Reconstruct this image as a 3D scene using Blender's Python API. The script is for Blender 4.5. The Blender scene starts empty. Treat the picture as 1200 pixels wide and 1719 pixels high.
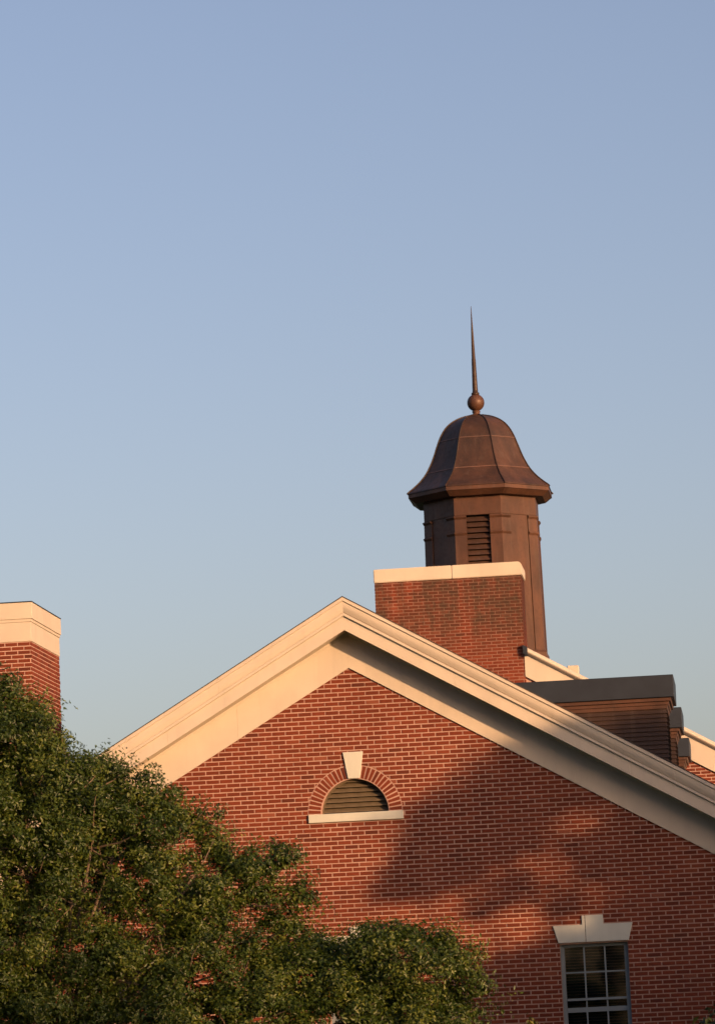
import bpy, bmesh, math, random
import numpy as np
from mathutils import Vector, Matrix
from mathutils.geometry import tessellate_polygon

scene = bpy.context.scene
COL = scene.collection
R = math.radians

# ------------------------------------------------------------------ camera
def make_camera():
    yaw, pitch, roll = R(-5.5905), R(8.0594), R(2.6346)
    f = Vector((math.sin(yaw)*math.cos(pitch), math.cos(yaw)*math.cos(pitch), math.sin(pitch)))
    r = Vector((math.cos(yaw), -math.sin(yaw), 0))
    d = f.cross(r)
    r2 = math.cos(roll)*r + math.sin(roll)*d
    d2 = -math.sin(roll)*r + math.cos(roll)*d
    m = Matrix((r2, -d2, -f)).transposed().to_4x4()
    m.translation = Vector((5.8355, -57.2, 1.65))
    cd = bpy.data.cameras.new('camera')
    co = bpy.data.objects.new('camera', cd)
    COL.objects.link(co)
    co.matrix_world = m
    cd.sensor_fit = 'VERTICAL'
    cd.sensor_height = 36.0
    cd.sensor_width = 36.0
    cd.lens = 36.0*6500.0/1719.0
    cd.clip_start = 0.5
    cd.clip_end = 8000
    cd.dof.use_dof = True
    cd.dof.focus_distance = 60.0
    cd.dof.aperture_fstop = 5.6
    scene.camera = co
make_camera()

# ------------------------------------------------------------------ light
SUN_AZ = R(47)          # to the right of the gable's outward normal (-Y)
SUN_EL = R(8.5)
S_DIR = Vector((math.sin(SUN_AZ)*math.cos(SUN_EL), -math.cos(SUN_AZ)*math.cos(SUN_EL), math.sin(SUN_EL)))

world = bpy.data.worlds.new('World')
scene.world = world
world.use_nodes = True
wn = world.node_tree
for n in list(wn.nodes):
    wn.nodes.remove(n)
sky = wn.nodes.new('ShaderNodeTexSky')
sky.sky_type = 'NISHITA'
sky.sun_disc = False
sky.sun_elevation = SUN_EL
sky.sun_rotation = math.pi - SUN_AZ
sky.altitude = 50
sky.air_density = 0.8
sky.dust_density = 2.9
sky.ozone_density = 1.0
bg = wn.nodes.new('ShaderNodeBackground')
bg.inputs['Strength'].default_value = 0.15
out = wn.nodes.new('ShaderNodeOutputWorld')
wb = wn.nodes.new('ShaderNodeMix'); wb.data_type = 'RGBA'; wb.blend_type = 'MULTIPLY'     # white balance
wb.inputs[0].default_value = 1.0
wb.inputs[7].default_value = (1.13, 0.965, 1.01, 1)
wn.links.new(sky.outputs[0], wb.inputs[6])
wn.links.new(wb.outputs[2], bg.inputs[0])
wn.links.new(bg.outputs[0], out.inputs[0])

sd = bpy.data.lights.new('sun', 'SUN')
sd.energy = 4.7
sd.angle = R(0.53)
sd.color = (1.0, 0.56, 0.27)
so = bpy.data.objects.new('sun', sd)
COL.objects.link(so)
so.rotation_euler = S_DIR.to_track_quat('Z', 'Y').to_euler()
so.location = S_DIR*80

scene.view_settings.view_transform = 'Standard'
scene.view_settings.look = 'None'
scene.view_settings.gamma = 1
scene.view_settings.use_curve_mapping = False
scene.view_settings.exposure = 0.36

# ------------------------------------------------------------------ materials
class NT:
    def __init__(s, name):
        s.m = bpy.data.materials.new(name)
        s.m.use_nodes = True
        s.t = s.m.node_tree
        s.b = s.t.nodes['Principled BSDF']
    def n(s, kind, **kw):
        x = s.t.nodes.new(kind)
        for k, v in kw.items():
            setattr(x, k, v)
        return x
    def l(s, a, b):
        s.t.links.new(a, b)
    def coord(s, kind='Object', scale=(1, 1, 1)):
        if kind == 'World':
            g = s.n('ShaderNodeNewGeometry'); o = g.outputs['Position']
        else:
            g = s.n('ShaderNodeTexCoord'); o = g.outputs[kind]
        mp = s.n('ShaderNodeMapping'); mp.inputs['Scale'].default_value = scale
        s.l(o, mp.inputs[0]); return mp.outputs[0]
    def noise(s, co, scale, detail=4, rough=0.6):
        x = s.n('ShaderNodeTexNoise'); x.inputs['Scale'].default_value = scale
        x.inputs['Detail'].default_value = detail; x.inputs['Roughness'].default_value = rough
        s.l(co, x.inputs['Vector']); return x.outputs['Fac']
    def ramp(s, fac, stops):
        x = s.n('ShaderNodeValToRGB'); e = x.color_ramp.elements
        while len(e) < len(stops): e.new(0.5)
        for i, (p, c) in enumerate(stops):
            e[i].position = p; e[i].color = (*c, 1) if len(c) == 3 else c
        s.l(fac, x.inputs[0]); return x.outputs[0]
    def mix(s, fac, a, b, mode='MIX'):
        x = s.n('ShaderNodeMix', data_type='RGBA', blend_type=mode)
        for sock, v in ((x.inputs[0], fac), (x.inputs[6], a), (x.inputs[7], b)):
            if hasattr(v, 'is_linked'): s.l(v, sock)
            elif isinstance(v, (int, float)): sock.default_value = v
            else: sock.default_value = (*v, 1)
        return x.outputs[2]
    def math(s, op, a, b=0.0):
        x = s.n('ShaderNodeMath', operation=op)
        for sock, v in ((x.inputs[0], a), (x.inputs[1], b)):
            if hasattr(v, 'is_linked'): s.l(v, sock)
            else: sock.default_value = v
        return x.outputs[0]
    def bump(s, h, strength=0.3, dist=0.01):
        x = s.n('ShaderNodeBump'); x.inputs['Strength'].default_value = strength
        x.inputs['Distance'].default_value = dist
        s.l(h, x.inputs['Height']); s.l(x.outputs[0], s.b.inputs['Normal'])
    def done(s, col, rough=0.6, metal=0.0, spec=0.5):
        if hasattr(col, 'is_linked'): s.l(col, s.b.inputs['Base Color'])
        else: s.b.inputs['Base Color'].default_value = (*col, 1)
        if hasattr(rough, 'is_linked'): s.l(rough, s.b.inputs['Roughness'])
        else: s.b.inputs['Roughness'].default_value = rough
        s.b.inputs['Metallic'].default_value = metal
        s.b.inputs['Specular IOR Level'].default_value = spec
        return s.m

def mat_brick(name, stain=False):
    t = NT(name)
    g = t.n('ShaderNodeNewGeometry'); oi = t.n('ShaderNodeObjectInfo')
    rnd = t.math('FRACT', t.math('ADD', g.outputs['Random Per Island'], oi.outputs['Random']))
    col = t.ramp(rnd, [(0.0, (0.0954, 0.0224, 0.0124)), (0.06, (0.1286, 0.0274, 0.0133)), (0.5, (0.1560, 0.0324, 0.0149)),
                       (0.85, (0.1760, 0.0373, 0.0174)), (0.96, (0.1950, 0.0473, 0.0232)), (1.0, (0.2241, 0.0706, 0.0415))])
    co = t.coord('World')
    n1 = t.noise(co, 55, 3)
    col = t.mix(0.35, col, t.ramp(n1, [(0.3, (0.6, 0.6, 0.6)), (0.7, (1.25, 1.2, 1.15))]), 'MULTIPLY')
    n2 = t.noise(co, 0.9, 3)
    col = t.mix(0.6, col, t.ramp(n2, [(0.3, (0.82, 0.80, 0.80)), (0.7, (1.1, 1.1, 1.1))]), 'MULTIPLY')
    if stain:
        col = t.mix(stain_fac(t), col, (0.050, 0.030, 0.020))
    t.bump(n1, 0.25, 0.004)
    return t.done(col, 0.85, 0, 0.25)

def stain_fac(t):
    # soot and algae run in streaks from under the coping of the rear chimney
    co = t.coord('World', (1, 1, 1))
    st = t.noise(t.coord('World', (2.6, 1, 0.35)), 1.0, 3)
    sp = t.noise(co, 6.0, 4)
    xyz = t.n('ShaderNodeSeparateXYZ'); t.l(co, xyz.inputs[0])
    mr = t.n('ShaderNodeMapRange', clamp=True)
    for i, v in enumerate((9.3, 10.3, 0.0, 1.0)): mr.inputs[i+1].default_value = v
    t.l(xyz.outputs['Z'], mr.inputs[0])
    m1 = t.ramp(st, [(0.34, (0, 0, 0)), (0.52, (1, 1, 1))])
    m2 = t.ramp(sp, [(0.35, (0.5,)*3), (0.62, (1, 1, 1))])
    return t.math('MULTIPLY', t.math('MULTIPLY', t.math('MULTIPLY', m1, m2), mr.outputs[0]), 0.9)

def mat_mortar(name, stain=False):
    t = NT(name)
    co = t.coord('World')
    n1 = t.noise(co, 40, 4); n2 = t.noise(co, 1.1, 4)
    col = t.ramp(n1, [(0.3, (0.2656, 0.1328, 0.0996)), (0.7, (0.3320, 0.1743, 0.1328))]) if stain else t.ramp(n1, [(0.3, (0.4067, 0.2573, 0.2075)), (0.7, (0.4980, 0.3237, 0.2656))])
    col = t.mix(0.7, col, t.ramp(n2, [(0.3, (0.80, 0.78, 0.76)), (0.7, (1.08, 1.08, 1.08))]), 'MULTIPLY')
    if stain: col = t.mix(stain_fac(t), col, (0.10, 0.07, 0.05))
    t.bump(n1, 0.4, 0.004)
    return t.done(col, 0.95, 0, 0.2)

def mat_paint(name, base=(0.56, 0.492, 0.400), dirt=0.55):
    t = NT(name)
    n1 = t.noise(t.coord('World', (1, 1, 1)), 1.6, 5)
    n2 = t.noise(t.coord('World', (7, 7, 0.8)), 1.0, 4)
    col = t.mix(dirt, base, t.ramp(n1, [(0.35, tuple(c*0.86 for c in base)), (0.65, tuple(min(0.86, c*1.04) for c in base))]))
    col = t.mix(t.math('MULTIPLY', t.ramp(n2, [(0.52, (0, 0, 0)), (0.75, (1, 1, 1))]), dirt*0.5), col, tuple(c*0.72 for c in base))
    t.bump(t.noise(t.coord('World'), 30, 3), 0.08, 0.004)
    return t.done(col, 0.55, 0, 0.35)

def mat_copper(name, a=(0.046, 0.022, 0.014), b=(0.110, 0.048, 0.027), metal=0.15, rough=0.5):
    t = NT(name)
    co = t.coord('World', (1, 1, 0.45))
    n1 = t.noise(co, 2.2, 5, 0.65); n2 = t.noise(t.coord('World'), 14, 4)
    col = t.ramp(n1, [(0.30, a), (0.70, b)])
    col = t.mix(t.math('MULTIPLY', t.ramp(n2, [(0.55, (0, 0, 0)), (0.8, (1, 1, 1))]), 0.35), col, tuple(c*0.55 for c in a))
    n3 = t.noise(t.coord('World', (9, 9, 0.9)), 1.0, 4)
    col = t.mix(t.math('MULTIPLY', t.ramp(n3, [(0.55, (0, 0, 0)), (0.78, (1, 1, 1))]), 0.35), col, (0.13, 0.095, 0.078))
    g = t.n('ShaderNodeObjectInfo')
    col = t.mix(1.0, col, t.ramp(g.outputs['Random'], [(0, (0.88,)*3), (1, (1.1,)*3)]), 'MULTIPLY')
    t.bump(n1, 0.12, 0.02)
    rg = t.ramp(n2, [(0.3, (rough-0.08,)*3), (0.7, (rough+0.12,)*3)])
    return t.done(col, rg, metal, 0.4)

def mat_plain(name, base, rough=0.6, var=0.15, scale=8, metal=0.0, spec=0.4):
    t = NT(name)
    n1 = t.noise(t.coord('World'), scale, 5)
    col = t.ramp(n1, [(0.3, tuple(c*(1-var) for c in base)), (0.7, tuple(min(1, c*(1+var)) for c in base))])
    t.bump(n1, 0.1, 0.006)
    return t.done(col, rough, metal, spec)

def mat_leaf(name, dark, mid, lite, gloss=0.42):
    t = NT(name)
    a = t.n('ShaderNodeAttribute', attribute_name='tone')
    col = t.ramp(a.outputs['Fac'], [(0.0, dark), (0.55, mid), (0.9, lite), (1.0, tuple(c*1.25 for c in lite))])
    t.done(col, gloss, 0, 0.45)
    tr = t.n('ShaderNodeBsdfTranslucent'); t.l(t.mix(1.0, col, (1.2, 1.25, 0.6), 'MULTIPLY'), tr.inputs[0])
    mx = t.n('ShaderNodeMixShader'); mx.inputs[0].default_value = 0.28
    o = [x for x in t.t.nodes if x.type == 'OUTPUT_MATERIAL'][0]
    t.l(t.b.outputs[0], mx.inputs[1]); t.l(tr.outputs[0], mx.inputs[2]); t.l(mx.outputs[0], o.inputs[0])
    return t.m

def mat_glass(name):
    t = NT(name)
    t.b.inputs['Base Color'].default_value = (0.02, 0.022, 0.025, 1)
    t.b.inputs['Roughness'].default_value = 0.04
    tr = t.n('ShaderNodeBsdfTransparent'); tr.inputs[0].default_value = (0.75, 0.78, 0.78, 1)
    gl = t.n('ShaderNodeBsdfGlossy'); gl.inputs['Roughness'].default_value = 0.03
    gl.inputs[0].default_value = (0.9, 0.9, 0.9, 1)
    fr = t.n('ShaderNodeFresnel'); fr.inputs[0].default_value = 1.5
    mx = t.n('ShaderNodeMixShader')
    o = [x for x in t.t.nodes if x.type == 'OUTPUT_MATERIAL'][0]
    t.l(fr.outputs[0], mx.inputs[0]); t.l(tr.outputs[0], mx.inputs[1]); t.l(gl.outputs[0], mx.inputs[2]); t.l(mx.outputs[0], o.inputs[0])
    return t.m

def mat_grass():
    t = NT('grass')
    co = t.coord('World')
    n1 = t.noise(co, 0.15, 5); n2 = t.noise(co, 12, 4)
    col = t.ramp(n1, [(0.3, (0.045, 0.07, 0.02)), (0.7, (0.08, 0.105, 0.03))])
    col = t.mix(0.5, col, t.ramp(n2, [(0.3, (0.6,)*3), (0.7, (1.25,)*3)]), 'MULTIPLY')
    t.bump(n2, 0.6, 0.05)
    return t.done(col, 0.9, 0, 0.2)

def mat_shingle():
    t = NT('shingle')
    co = t.coord('World', (1, 1, 1))
    n = t.noise(co, 18, 4)
    col = t.ramp(n, [(0.3, (0.045, 0.04, 0.038)), (0.7, (0.085, 0.075, 0.07))])
    t.bump(n, 0.5, 0.01)
    return t.done(col, 0.9, 0, 0.2)

M = dict(
    brick=mat_brick('brick'), brick_stained=mat_brick('brick_stained', True),
    mortar=mat_mortar('mortar'), mortar_stained=mat_mortar('mortar_stained', True),
    paint=mat_paint('cream_paint'), stone=mat_paint('cast_stone', (0.55, 0.56, 0.495), 0.5),
    copper=mat_copper('copper'), copper_dome=mat_copper('copper_dome', (0.030, 0.019, 0.015), (0.088, 0.043, 0.027)), copper_pale=mat_copper('copper_pale', (0.11, 0.065, 0.05), (0.17, 0.09, 0.065)),
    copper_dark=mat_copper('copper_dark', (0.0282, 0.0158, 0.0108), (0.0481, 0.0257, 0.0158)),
    zinc=mat_plain('zinc', (0.021, 0.028, 0.041), 0.5, 0.18, 3, 0.2),
    louvre=mat_plain('louvre_wood', (0.1162, 0.0871, 0.0515), 0.7, 0.2, 10),
    sash=mat_plain('sash_paint', (0.19, 0.225, 0.245), 0.5, 0.08, 6),
    blind=mat_plain('blind', (0.016, 0.018, 0.021), 0.6, 0.1, 6),
    glass=mat_glass('glass'), dark=mat_plain('inside_shade', (0.02, 0.02, 0.02), 0.9),  # near-black colour stands in for shade behind vent and cupola louvres
    shingle=mat_shingle(), grass=mat_grass(),
    bark=mat_plain('bark', (0.17, 0.125, 0.09), 0.9, 0.35, 14),
    leaf=mat_leaf('oak_leaf', (0.014, 0.029, 0.005), (0.054, 0.090, 0.011), (0.150, 0.172, 0.026)),
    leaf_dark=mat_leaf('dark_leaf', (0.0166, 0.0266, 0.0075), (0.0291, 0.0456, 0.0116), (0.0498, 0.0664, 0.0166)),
    leaf_yellow=mat_leaf('yellow_leaf', (0.08, 0.10, 0.015), (0.14, 0.15, 0.02), (0.22, 0.20, 0.03)),
)

# ------------------------------------------------------------------ helpers
def tag(o, label=None, cat=None, group=None, kind=None):
    if label: o['label'] = label
    if cat: o['category'] = cat
    if group: o['group'] = group
    if kind: o['kind'] = kind
    return o

def link(o, parent=None):
    COL.objects.link(o)
    if parent is not None: o.parent = parent
    return o

def empty(name, loc=(0, 0, 0)):
    o = bpy.data.objects.new(name, None); o.location = loc; o.empty_display_size = 0.3
    return link(o)

def mesh_obj(name, verts, faces, mat, parent=None, smooth=False):
    me = bpy.data.meshes.new(name)
    me.from_pydata([tuple(v) for v in verts], [], faces)
    me.validate(); me.update()
    if mat: me.materials.append(mat)
    bm = bmesh.new(); bm.from_mesh(me); bmesh.ops.recalc_face_normals(bm, faces=bm.faces); bm.to_mesh(me); bm.free()
    if smooth:
        me.polygons.foreach_set('use_smooth', [True]*len(me.polygons))
    return link(bpy.data.objects.new(name, me), parent)

class MB:
    def __init__(s): s.v = []; s.f = []
    def add(s, vs, fs):
        b = len(s.v); s.v += [tuple(v) for v in vs]; s.f += [tuple(i+b for i in f) for f in fs]
    def box(s, x0, x1, y0, y1, z0, z1):
        s.add([(x0,y0,z0),(x1,y0,z0),(x1,y1,z0),(x0,y1,z0),(x0,y0,z1),(x1,y0,z1),(x1,y1,z1),(x0,y1,z1)],
              [(0,3,2,1),(4,5,6,7),(0,1,5,4),(1,2,6,5),(2,3,7,6),(3,0,4,7)])
    def prism(s, poly, axis, a, b):
        """poly: 2d points in the plane normal to axis; extruded from a to b"""
        n = len(poly)
        def P(p, t):
            return (t, p[0], p[1]) if axis == 'X' else ((p[0], t, p[1]) if axis == 'Y' else (p[0], p[1], t))
        vs = [P(p, a) for p in poly]+[P(p, b) for p in poly]
        fs = [tuple(range(n)), tuple(range(2*n-1, n-1, -1))]+[(i, (i+1) % n, (i+1) % n+n, i+n) for i in range(n)]
        s.add(vs, fs)
    def tube(s, pts, rads, n=6, cap=True):
        rings = []
        for i, p in enumerate(pts):
            p = Vector(p)
            t = (Vector(pts[min(i+1, len(pts)-1)])-Vector(pts[max(i-1, 0)]))
            if t.length < 1e-6: t = Vector((0, 0, 1))
            t.normalize()
            u = t.cross(Vector((0.31, 0.17, 0.93)))
            if u.length < 1e-3: u = t.cross(Vector((1, 0, 0)))
            u.normalize(); w = t.cross(u)
            rings.append([p+(u*math.cos(2*math.pi*k/n)+w*math.sin(2*math.pi*k/n))*rads[i] for k in range(n)])
        vs = [v for r in rings for v in r]; fs = []
        for i in range(len(rings)-1):
            for k in range(n):
                fs.append((i*n+k, i*n+(k+1) % n, (i+1)*n+(k+1) % n, (i+1)*n+k))
        if cap: fs.append(tuple(range(n-1, -1, -1))); fs.append(tuple((len(rings)-1)*n+k for k in range(n)))
        s.add(vs, fs)
    def build(s, name, mat, parent=None, smooth=False):
        return mesh_obj(name, s.v, s.f, mat, parent, smooth)

def bevel(o, w=0.006, seg=1):
    me = o.data
    bm = bmesh.new(); bm.from_mesh(me)
    bmesh.ops.bevel(bm, geom=[e for e in bm.edges], offset=w, segments=seg, affect='EDGES', clamp_overlap=True)
    bm.to_mesh(me); bm.free()
    return o

BL, BJ, CH, BH = 0.2032, 0.0175, 0.0667, 0.0498     # brick pitch, joint, course height, brick height

def half_clip(poly, nx, ny, c):
    """keep points with nx*x+ny*y >= c"""
    res = []
    for i in range(len(poly)):
        a, b = poly[i], poly[(i+1) % len(poly)]
        da = nx*a[0]+ny*a[1]-c; db = nx*b[0]+ny*b[1]-c
        if da >= 0: res.append(a)
        if (da >= 0) != (db >= 0):
            t = da/(da-db); res.append((a[0]+(b[0]-a[0])*t, a[1]+(b[1]-a[1])*t))
    return res

def brick_field(parent, O, U, N, u0, u1, v0, v1, keep, mat, rects=(), arcs=(), singles=0, focus=(0, 0), shift=0.0, seed=1, proud=0.008, see=None):
    """running-bond bricks on the plane O + u*U + z, outward normal N"""
    rng = random.Random(seed)
    O, U, N = Vector(O), Vector(U), Vector(N)
    Z = Vector((0, 0, 1))
    items = []
    k = 0
    v = v0
    while v < v1-0.01:
        va, vb = v+0.5*(CH-BH), v+0.5*(CH-BH)+BH
        vb = min(vb, v1)
        s = u0 - BL + (BL/2 if k % 2 else 0.0) + shift
        while s < u1:
            a, b = s+BJ/2, s+BL-BJ/2
            a, b = max(a, u0), min(b, u1)
            s += BL
            if b-a < 0.02: continue
            spans = [(a, b)]
            for (ra, rb, rc, rd) in rects:
                if vb > rc and va < rd:
                    nx = []
                    for (p, q) in spans:
                        if q <= ra or p >= rb: nx.append((p, q)); continue
                        if p < ra-0.02: nx.append((p, ra))
                        if q > rb+0.02: nx.append((rb, q))
                    spans = nx
            for (p, q) in spans:
                if not keep(p, q, va, vb): continue
                poly = [(p, va), (q, va), (q, vb), (p, vb)]
                full = (q-p) > BL-BJ-0.002 and (vb-va) > BH-0.002
                for (cx, cz, cr) in arcs:
                    mx, mz = (p+q)/2, (va+vb)/2
                    if mz > cz-0.03:
                        L = math.hypot(mx-cx, mz-cz)
                        if L < cr+0.14:
                            nx_, nz_ = (mx-cx)/L, (mz-cz)/L
                            np_ = half_clip(poly, nx_, nz_, nx_*cx+nz_*cz+cr)
                            if len(np_) != 4 or any(abs(x[0]-y[0])+abs(x[1]-y[1]) > 1e-6 for x, y in zip(np_, poly)): full = False
                            poly = np_
                if len(poly) < 3: continue
                items.append((full, poly))
        k += 1; v += CH
    full = [i for i, it in enumerate(items) if it[0]]
    if see: full = [i for i in full if see(sum(p[0] for p in items[i][1])/4, sum(p[1] for p in items[i][1])/4)]
    full.sort(key=lambda i: (sum(p[0] for p in items[i][1])/4-focus[0])**2+(sum(p[1] for p in items[i][1])/4-focus[1])**2)
    single = set(full[:singles])
    # one shared brick, slightly worn edges
    if single:
        lb, hb = (BL-BJ)/2, BH/2
        e = 0.0035
        vs = []
        for (dd, ee) in ((-0.01, 0), (proud-e, 0), (proud, e)):
            for su, sv in ((-1, -1), (1, -1), (1, 1), (-1, 1)):
                vs.append(U*(su*(lb-ee))+Z*(sv*(hb-ee))+N*dd)
        fs = [(8, 9, 10, 11)]
        for r in (0, 4):
            for q in range(4): fs.append((r+q, r+(q+1) % 4, r+4+(q+1) % 4, r+4+q))
        me = bpy.data.meshes.new('brick'); me.from_pydata([tuple(x) for x in vs], [], fs); me.update(); me.materials.append(mat)
        bm = bmesh.new(); bm.from_mesh(me); bmesh.ops.recalc_face_normals(bm, faces=bm.faces)
        f0 = bm.faces[:]
        bm.faces.ensure_lookup_table()
        if bm.faces[0].normal.dot(N) < 0: bmesh.ops.reverse_faces(bm, faces=f0)
        bm.to_mesh(me); bm.free()
    rest = MB()
    for i, (fl, poly) in enumerate(items):
        j = rng.uniform(-0.0022, 0.0018)
        if i in single:
            cu = sum(p[0] for p in poly)/4; cv = sum(p[1] for p in poly)/4
            o = bpy.data.objects.new('brick', me)
            o.location = O+U*cu+Z*cv+N*j
            o.rotation_euler = Vector(N)*rng.uniform(-0.006, 0.006)
            link(o, parent)
        else:
            n = len(poly)
            du, dv = rng.uniform(-0.0015, 0.0015), rng.uniform(-0.0012, 0.0012)
            tilt = rng.uniform(-0.004, 0.004)
            cu = sum(p[0] for p in poly)/n; cv = sum(p[1] for p in poly)/n
            pp = [(p[0]+du-(p[1]-cv)*tilt, p[1]+dv+(p[0]-cu)*tilt) for p in poly]
            vs = [O+U*p[0]+Z*p[1]+N*(proud+j) for p in pp]+[O+U*p[0]+Z*p[1]-N*0.01 for p in pp]
            fs = [tuple(range(n))]+[(q, (q+1) % n, (q+1) % n+n, q+n) for q in range(n)]
            rest.add(vs, fs)
    if rest.v:
        b = rest.build('brickwork', mat, parent); b['kind'] = 'stuff'

def wall_with_holes(name, outer, holes, y, mat, parent, reveal=0.25):
    loops = [outer]+holes
    flat = [p for lp in loops for p in lp]
    tris = tessellate_polygon([[Vector((p[0], p[1], 0)) for p in lp] for lp in loops])
    vs = [(p[0], y, p[1]) for p in flat]
    fs = []
    for t in tris:
        a, b, c = (Vector((flat[i][0], flat[i][1])) for i in t)
        cr = (b-a).cross(c-a)
        fs.append(tuple(t) if cr > 0 else (t[0], t[2], t[1]))
    base = len(outer)
    for h in holes:
        n = len(h); s = len(vs)
        vs += [(p[0], y+reveal, p[1]) for p in h]
        for i in range(n): fs.append((base+i, base+(i+1) % n, s+(i+1) % n, s+i))
        base += n
    me = bpy.data.meshes.new(name); me.from_pydata(vs, [], fs); me.update(); me.materials.append(mat)
    return link(bpy.data.objects.new(name, me), parent)

# ------------------------------------------------------------------ ground
gm = MB(); gm.add([(-3000, -3000, 0), (3000, -3000, 0), (3000, 3000, 0), (-3000, 3000, 0)], [(0, 1, 2, 3)])
tag(gm.build('ground', M['grass']), 'mown green lawn around the buildings', None, None, 'structure')

# ------------------------------------------------------------------ front gabled wing
SL = 0.578
HW = 6.0
wing = tag(empty('gabled_wing'), 'red brick gabled wing with cream rake cornice and half-round attic vent', 'building')

def arc(cx, cz, r, a0, a1, n):
    return [(cx+r*math.cos(a0+(a1-a0)*i/n), cz+r*math.sin(a0+(a1-a0)*i/n)) for i in range(n+1)]
LZ = 5.294
WINX = (3.417, 0.0)
WW = 0.995/2
WTOP, WBOT = 3.20, 1.25
outer = [(-HW, 0), (HW, 0), (HW, 7.9-SL*HW), (0, 7.9), (-HW, 7.9-SL*HW)]
holes = [arc(0, LZ, 0.50, 0, math.pi, 24)]
for x in WINX: holes.append([(x-WW, WBOT), (x+WW, WBOT), (x+WW, WTOP), (x-WW, WTOP)])
wall = wall_with_holes('wall', outer, holes, 0.0, M['mortar'], wing, 0.22)
rects = [(-0.71, 0.72, 5.17, LZ-0.002)]
for x in WINX: rects.append((x-WW-0.003, x+WW+0.003, WBOT-0.1, 3.225))
brick_field(wall, (0, 0, 0), (1, 0, 0), (0, -1, 0), -HW, HW, 0.02, 7.6,
            lambda p, q, a, b: a < 7.50-SL*min(abs(p), abs(q)) if p*q > 0 else a < 7.5,
            M['brick'], rects, [(0, LZ, 0.708)], 300, (0.9, 5.35), 0.03, 3,
            see=lambda u, v: v > 3.9)
# side and back walls
sw = MB(); sw.box(-HW, -HW+0.3, 0.02, 19.3, 0, 4.43); sw.build('side_wall', M['mortar'], wing)
sw = MB(); sw.box(HW-0.3, HW, 0.02, 19.3, 0, 4.43); rsw = sw.build('side_wall', M['mortar'], wing)
brick_field(rsw, (HW, 0, 0), (0, 1, 0), (1, 0, 0), 0.0, 12.0, 0.02, 4.40, lambda p, q, a, b: True, M['brick'], seed=31)

def sweep(parent, name, prof, apex, slope, side, half, mat, xc=0.0, x_in=0.0, joints=()):
    """closed profile [(y, z offset from apex)] run down one rake, in boards butted at the joints"""
    n = len(prof)
    xs = [x_in]+[j for j in joints if x_in < j < half]+[half]
    o = None
    for a, b in zip(xs[:-1], xs[1:]):
        ga = 0.001 if a != x_in else 0.0; gb = 0.001 if b != half else 0.0
        vs = []
        dy = ((hash_(a+b*3+prof[0][1]) % 100)/100-0.5)*0.0016 if len(xs) > 2 else 0.0     # boards never quite line up
        for x in (a+ga, b-gb):
            for (y, dz) in prof: vs.append((xc+side*x, y+dy, apex+dz-slope*x))
        fs = [tuple(range(n)), tuple(range(2*n-1, n-1, -1))]+[(i, (i+1) % n, (i+1) % n+n, i+n) for i in range(n)]
        o = mesh_obj(name, vs, fs, mat, parent)
    return o
def hash_(x): return int(abs(x)*7919.0)

AP = 8.46
HR = 6.6
cove = [(-0.488, -0.064)]+[(-0.486+0.030*t-0.010*math.sin(math.pi*t), -0.066-0.150*t) for t in [i/6 for i in range(7)]]+[(-0.448, -0.226)]
for sd_ in (-1, 1):
    sweep(wing, 'crown_moulding', [(-0.30, 0.0), (-0.504, 0.0), (-0.506, -0.052), (-0.490, -0.060)]+cove+[(-0.30, -0.226)], AP, SL, sd_, HR, M['paint'], joints=(2.35, 4.75) if sd_ > 0 else (1.9, 4.3))
    sweep(wing, 'fillet', [(-0.32, -0.227), (-0.460, -0.229), (-0.460, -0.270), (-0.442, -0.280), (-0.32, -0.280)], AP, SL, sd_, HR, M['paint'])
    sweep(wing, 'fascia_board', [(-0.36, -0.281), (-0.425, -0.281), (-0.425, -0.484), (-0.36, -0.484)], AP, SL, sd_, HR, M['paint'], joints=(1.6, 4.1) if sd_ > 0 else (2.7, 5.0))
    sweep(wing, 'soffit', [(0.0, -0.455), (-0.362, -0.455), (-0.362, -0.474), (0.0, -0.474)], AP, SL, sd_, HR, M['paint'])
    sweep(wing, 'bed_moulding', [(-0.0, -0.475), (-0.060, -0.475), (-0.058, -0.488), (-0.044, -0.505), (-0.036, -0.520), (0.0, -0.520)], AP, SL, sd_, HW+0.1, M['paint'])
    sweep(wing, 'frieze_board', [(0.004, -0.46), (-0.032, -0.46), (-0.032, -1.010), (0.004, -1.010)], AP, SL, sd_, HW+0.1, M['paint'], joints=(3.0, 5.2) if sd_ > 0 else (1.7, 4.0))
    # roof slope and its edge
    n_ = 'roof'
    sweep(wing, n_, [(-0.510, 0.016), (-0.510, 0.002), (19.4, 0.002), (19.4, 0.016)], AP, SL, sd_, HR+0.1, M['shingle'])
    # level eaves cornice along the side
    ev = MB(); zx = AP-SL*HR
    ev.box(min(sd_*6.0, sd_*6.58), max(sd_*6.0, sd_*6.58), -0.30, 19.2, zx-0.50, zx-0.02); ev.build('eaves_cornice', M['paint'], wing)

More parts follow.
